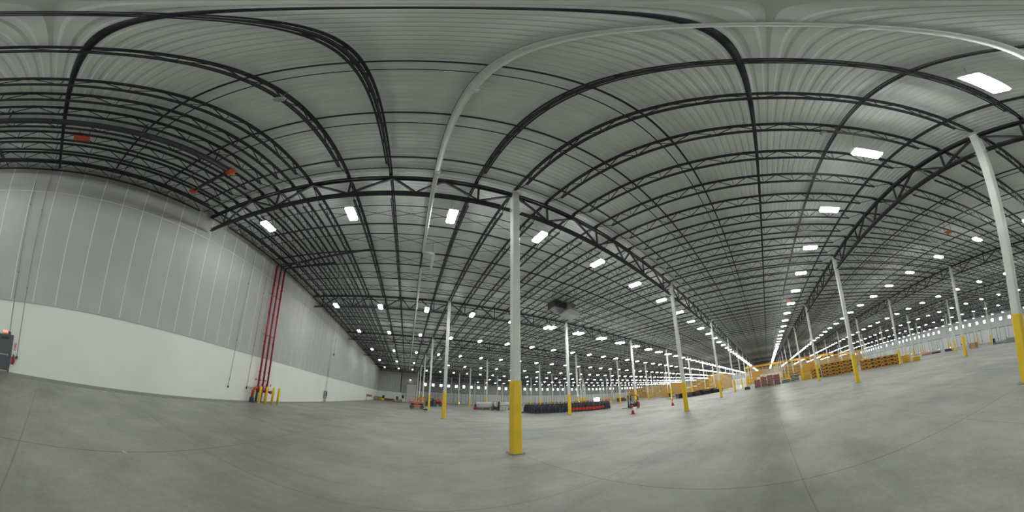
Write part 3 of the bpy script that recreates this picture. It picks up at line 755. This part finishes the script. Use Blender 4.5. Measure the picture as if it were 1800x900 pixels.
for q_, (x, y, n, lb) in enumerate([(28.0, -2.2, 2, 'low pair of grey trays'), (28.6, -3.4, 5, 'tall pile of grey trays')]):
    for k in range(n):
        b = MB().cbox((0, 0, .12), (1.5, 1.9, .14), .03)
        for s in (-.8, .8): b.box((0, s, .025), (1.5, .08, .06))
        o = b.build('metal_tray', m_grey if k % 2 else m_wrap, None, (x*U, y*U, k*.33), .06*k)
        b2 = MB().box((0, 0, .24), (1.25, 1.6, .14)).build('tray_insert', m_dark, o)
        tag(o, f'pale metal tray, {ORD[k]} from the floor in the {lb}', 'tray', 'stacked metal trays')
t = empty('yellow_wedge', M(28.3, -2.7), 0, label='yellow upright wedge guard standing behind the low grey trays', cat='guard')
part(MB().box((0, 0, .9), (.5, 1.0, 1.8), 0, .25), 'wedge', m_yellow, t); part(MB().box((0, 0, .02), (.7, 1.2, .04)), 'foot', m_dark, t)

# stacked orange rack frames lying on the floor
def frame_mesh(L, wd=1.15):
    """welded rack frame lying on its side; lattice faces the aisle"""
    rails = MB(); lace = MB(); h = .50
    for y in (-wd/2, wd/2):
        rails.box((0, y, .04), (L, .08, .10)); rails.box((0, y, h), (L, .08, .12))
    n = max(2, int(L/.85))
    for k in range(n):
        a = -L/2+L*k/n; m_ = a+L/n/2; b = a+L/n
        for y in (-wd/2, wd/2): lace.add([(a, y-.02, .08), (m_-.20, y-.02, h-.04), (m_+.20, y-.02, h-.04), (b, y-.02, .08), (b-.16, y-.02, .08), (m_, y-.02, h-.22), (a+.16, y-.02, .08)], [(0, 6, 5, 1), (1, 5, 2), (5, 4, 3, 2)])
        lace.bar((a, -wd/2, .15), (a, wd/2, .15), .05)
    return rails.mesh('rail', m_rackbrown), lace.mesh('lacing', m_rackbrown)
def rack_stack(ax, ay, bx, by, nlay, nseg, name, m_=None):
    a, b = Vector((ax, ay)), Vector((bx, by)); L = (b-a).length*U/nseg; rz = math.atan2(b.y-a.y, b.x-a.x)
    r, l = frame_mesh(L-.08)
    for s in range(nseg):
        c = a+(b-a)*(s+.5)/nseg
        for k in range(nlay):
            t = empty('pallet_rack_section', (c.x*U, c.y*U, .02+k*.60), rz, label=f'orange rack frame lying flat, {ORD[k]} layer up, {ORD[s]} along the {name}', cat='rack frame', group='stacked rack frames')
            for n, me in (('rail', r), ('lacing', l)):
                o = bpy.data.objects.new(n, me); C.objects.link(o); o.parent = t
            o = MB().box((0, 0, .27), (L-.12, .85, .36)).build('hole_shade_core', m_black, t)  # black core, its colour stands in for shade inside the lattice holes
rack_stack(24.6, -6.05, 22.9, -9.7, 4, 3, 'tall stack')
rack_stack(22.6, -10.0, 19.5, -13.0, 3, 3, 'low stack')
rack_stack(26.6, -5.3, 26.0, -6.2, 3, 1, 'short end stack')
def beam_pack(x, y, L, n, rz, name):
    for k in range(n):
        o = MB()
        for q in range(6): o.cbox((0, (q-2.5)*.17, .07), (L, .15, .12), .015)
        tag(o.build('rack_beam_pack', m_orange if k % 2 else m_yellow, None, (x*U, y*U, k*.15), rz), f'yellow beam pack, {ORD[k]} layer of the {name}', 'beam pack', 'packs of rack beams')
beam_pack(27.0, -4.6, 1.9, 9, 1.35, 'pile before the tall frame stack')
beam_pack(19.0, -13.5, 2.0, 9, -.9, 'pile ending the low frame stack')
beam_pack(18.1, -14.1, 2.0, 5, -.9, 'small outermost pile')

# ------------------------------------------------------------------ orange storage racks in the distance
def rack(loc, rz, L, D, H, nb, nl, lb, fas=None, panel=True, goods=None):
    goods = goods or m_goods
    t = empty('storage_rack', loc, rz, label=lb, cat='storage rack', group='orange storage racks')
    for i in range(nb+1):
        x = -L/2+L*i/nb; b = MB()
        for y in (-D/2, D/2): b.box((x, y, H/2), (.12, .12, H))
        n = int(H/1.2)
        for k in range(n): b.bar((x, -D/2, k*H/n), (x, D/2, (k+1)*H/n), .05)
        part(b, 'upright', m_orange, t)
    b = MB()
    for k in range(nl):
        z = .3+(H-.6)*k/max(nl-1, 1)
        for y in (-D/2, D/2): b.box((0, y, z), (L, .06, .16))
    part(b, 'beams', m_orange, t)
    if panel:
        b = MB()
        for k in range(nl-1 if not fas else nl-3):
            z = .3+(H-.6)*k/max(nl-1, 1)+.1
            for i in range(nb):
                if (i*7+k*3) % 5 == 4: continue
                b.cbox((-L/2+L*(i+.5)/nb, 0, z+(H-.6)/(nl-1)*.42), (L/nb*.90, D*.8, (H-.6)/(nl-1)*.80), .05)
        part(b, 'stored_goods', goods, t)
    if fas: part(MB().box((0, -D/2-.1, H-.45), (L, .12, .9)), 'fascia', m_orange, t)
k_ = 0
def RK(x, y, L, H, nb, nl, nm, fas=None, panel=True):
    global k_
    k_ += 1; rack(M(x, y), PI/2*-1, L*U, 1.2, (H+1)*U, nb, nl, nm, fas, panel, [m_goods, m_pale, m_wood, m_goods, m_pale][k_ % 5] if k_ != 3 else m_pale)
RK(44, 18.6, 6.4, 1.15, 6, 6, 'low orange rack farthest left behind the black slabs')
RK(44.5, 13.2, 3.6, 1.65, 4, 7, 'orange rack directly behind the right hand black slabs')
RK(53.4, 12.0, 3.9, 3.0, 5, 11, 'tall pale rack between the orange racks and the long gantry')
RK(48.5, 8.6, 2.0, 2.1, 2, 6, 'narrow orange rack right of the tall pale rack')
for q_ in range(7):
    RK(60, 5.6-4.9*q_-2.4, 4.8, 3.7 if q_ < 5 else 3.2, 5, 7, f'orange rack under the long gantry, {ORD[q_]} from its left end', fas=True, panel=(q_ != 1))
for q_ in range(3):
    RK(52.4, -6.5-3.2*q_, 2.8, 1.9, 3, 5, f'shorter orange rack in front of the gantry, {ORD[q_]} from the left')
for q_ in range(3):
    RK(56, 24+6*q_, 5.6, 2.2, 6, 6, f'distant orange rack toward the far wall, {ORD[q_]} beyond the black slabs')

# ------------------------------------------------------------------ clutter along the dock wall
def bundle(x, y, L, wd, n, m_, lb):
    t = empty('material_pile', M(x, y), random.uniform(-.2, .2), label=lb, cat='pile')
    b = MB()
    for k in range(n): b.cbox((random.uniform(-.2, .2), 0, .12+k*.22), (L*(1-.08*k), wd, .19), .03)
    part(b, 'boards', m_, t)
    for s in (-.35, .35): part(MB().box((s*L, 0, .02), (.12, wd, .05)), 'skid', m_wood, t)
bundle(13.8, -26.5, 3.6, 1.4, 5, m_grey, 'grey pile of boards on the floor right of the dock doors')
bundle(16.6, -27.6, 2.2, 1.0, 2, m_grey, 'low grey pile stepping down beside the larger pile')
bundle(25.4, -26.4, 1.8, 1.2, 3, m_blue, 'blue covered pile before the dock doors')
bundle(27.2, -25.4, 2.6, 1.2, 2, m_black, 'low black pile before the dock doors')
bundle(28.6, -24.4, 2.6, 1.2, 2, m_salmon, 'pinkish pile before the dock doors')
bundle(22.8, -26.5, 2.0, .8, 1, m_wrap, 'thin white board lying before the dock doors')
t = empty('stacked_boxes', M(19.6, -25.6), 0, label='pale wooden box group beside the narrow dark column', cat='boxes')
part(MB().cbox((0, 0, .6), (1.8, 1.2, 1.2), .04), 'box_body', m_wood, t); part(MB().box((0, 0, 1.24), (1.9, 1.3, .08)), 'lid', m_wrap, t)
t = empty('blue_chair', M(17.0, -27.0), .4, label='blue upright cart by the dock wall near the second right column', cat='cart')
part(MB().cbox((0, 0, .9), (.5, .5, 1.1), .05), 'cart_body', m_blue, t); [part(MB().bar((a, b, 0), (a, b, .4), .05), 'leg', m_dark, t) for a in (-.2, .2) for b in (-.2, .2)]
for q_, (x, y, m_, lb) in enumerate([(40, 30, m_brown, 'brown crates beyond the small forklift'), (37, 24.5, m_blue, 'blue machine crates far behind the small forklift'), (34, 22.5, m_grey, 'grey crates far behind the small forklift'), (32, 27, m_salmon, 'pinkish crates far behind the small forklift')]):
    t = empty('goods_crate', M(x, y), .2*q_, label=lb, cat='crates')
    part(MB().cbox((0, 0, .75), (3.2, 1.4, 1.3), .06).cbox((2.4, .3, .55), (1.2, 1.2, .95), .06), 'crate_body', m_, t); part(MB().box((.4, 0, .05), (4.4, 1.3, .1)), 'pallet', m_wood, t)

t = MB().add([(-.05, -.02, 0), (.0, -.035, .004), (.055, -.01, .0), (.05, .02, .006), (0, .005, .012), (-.045, .03, .002)], [(0, 1, 4, 5), (1, 2, 3, 4)]).build('paper_scrap', m_wrap, None, M(-2.05, .88, -.997), .4)
tag(t, 'small torn white paper scrap lying on the bare floor near the grey wall', 'paper scrap')
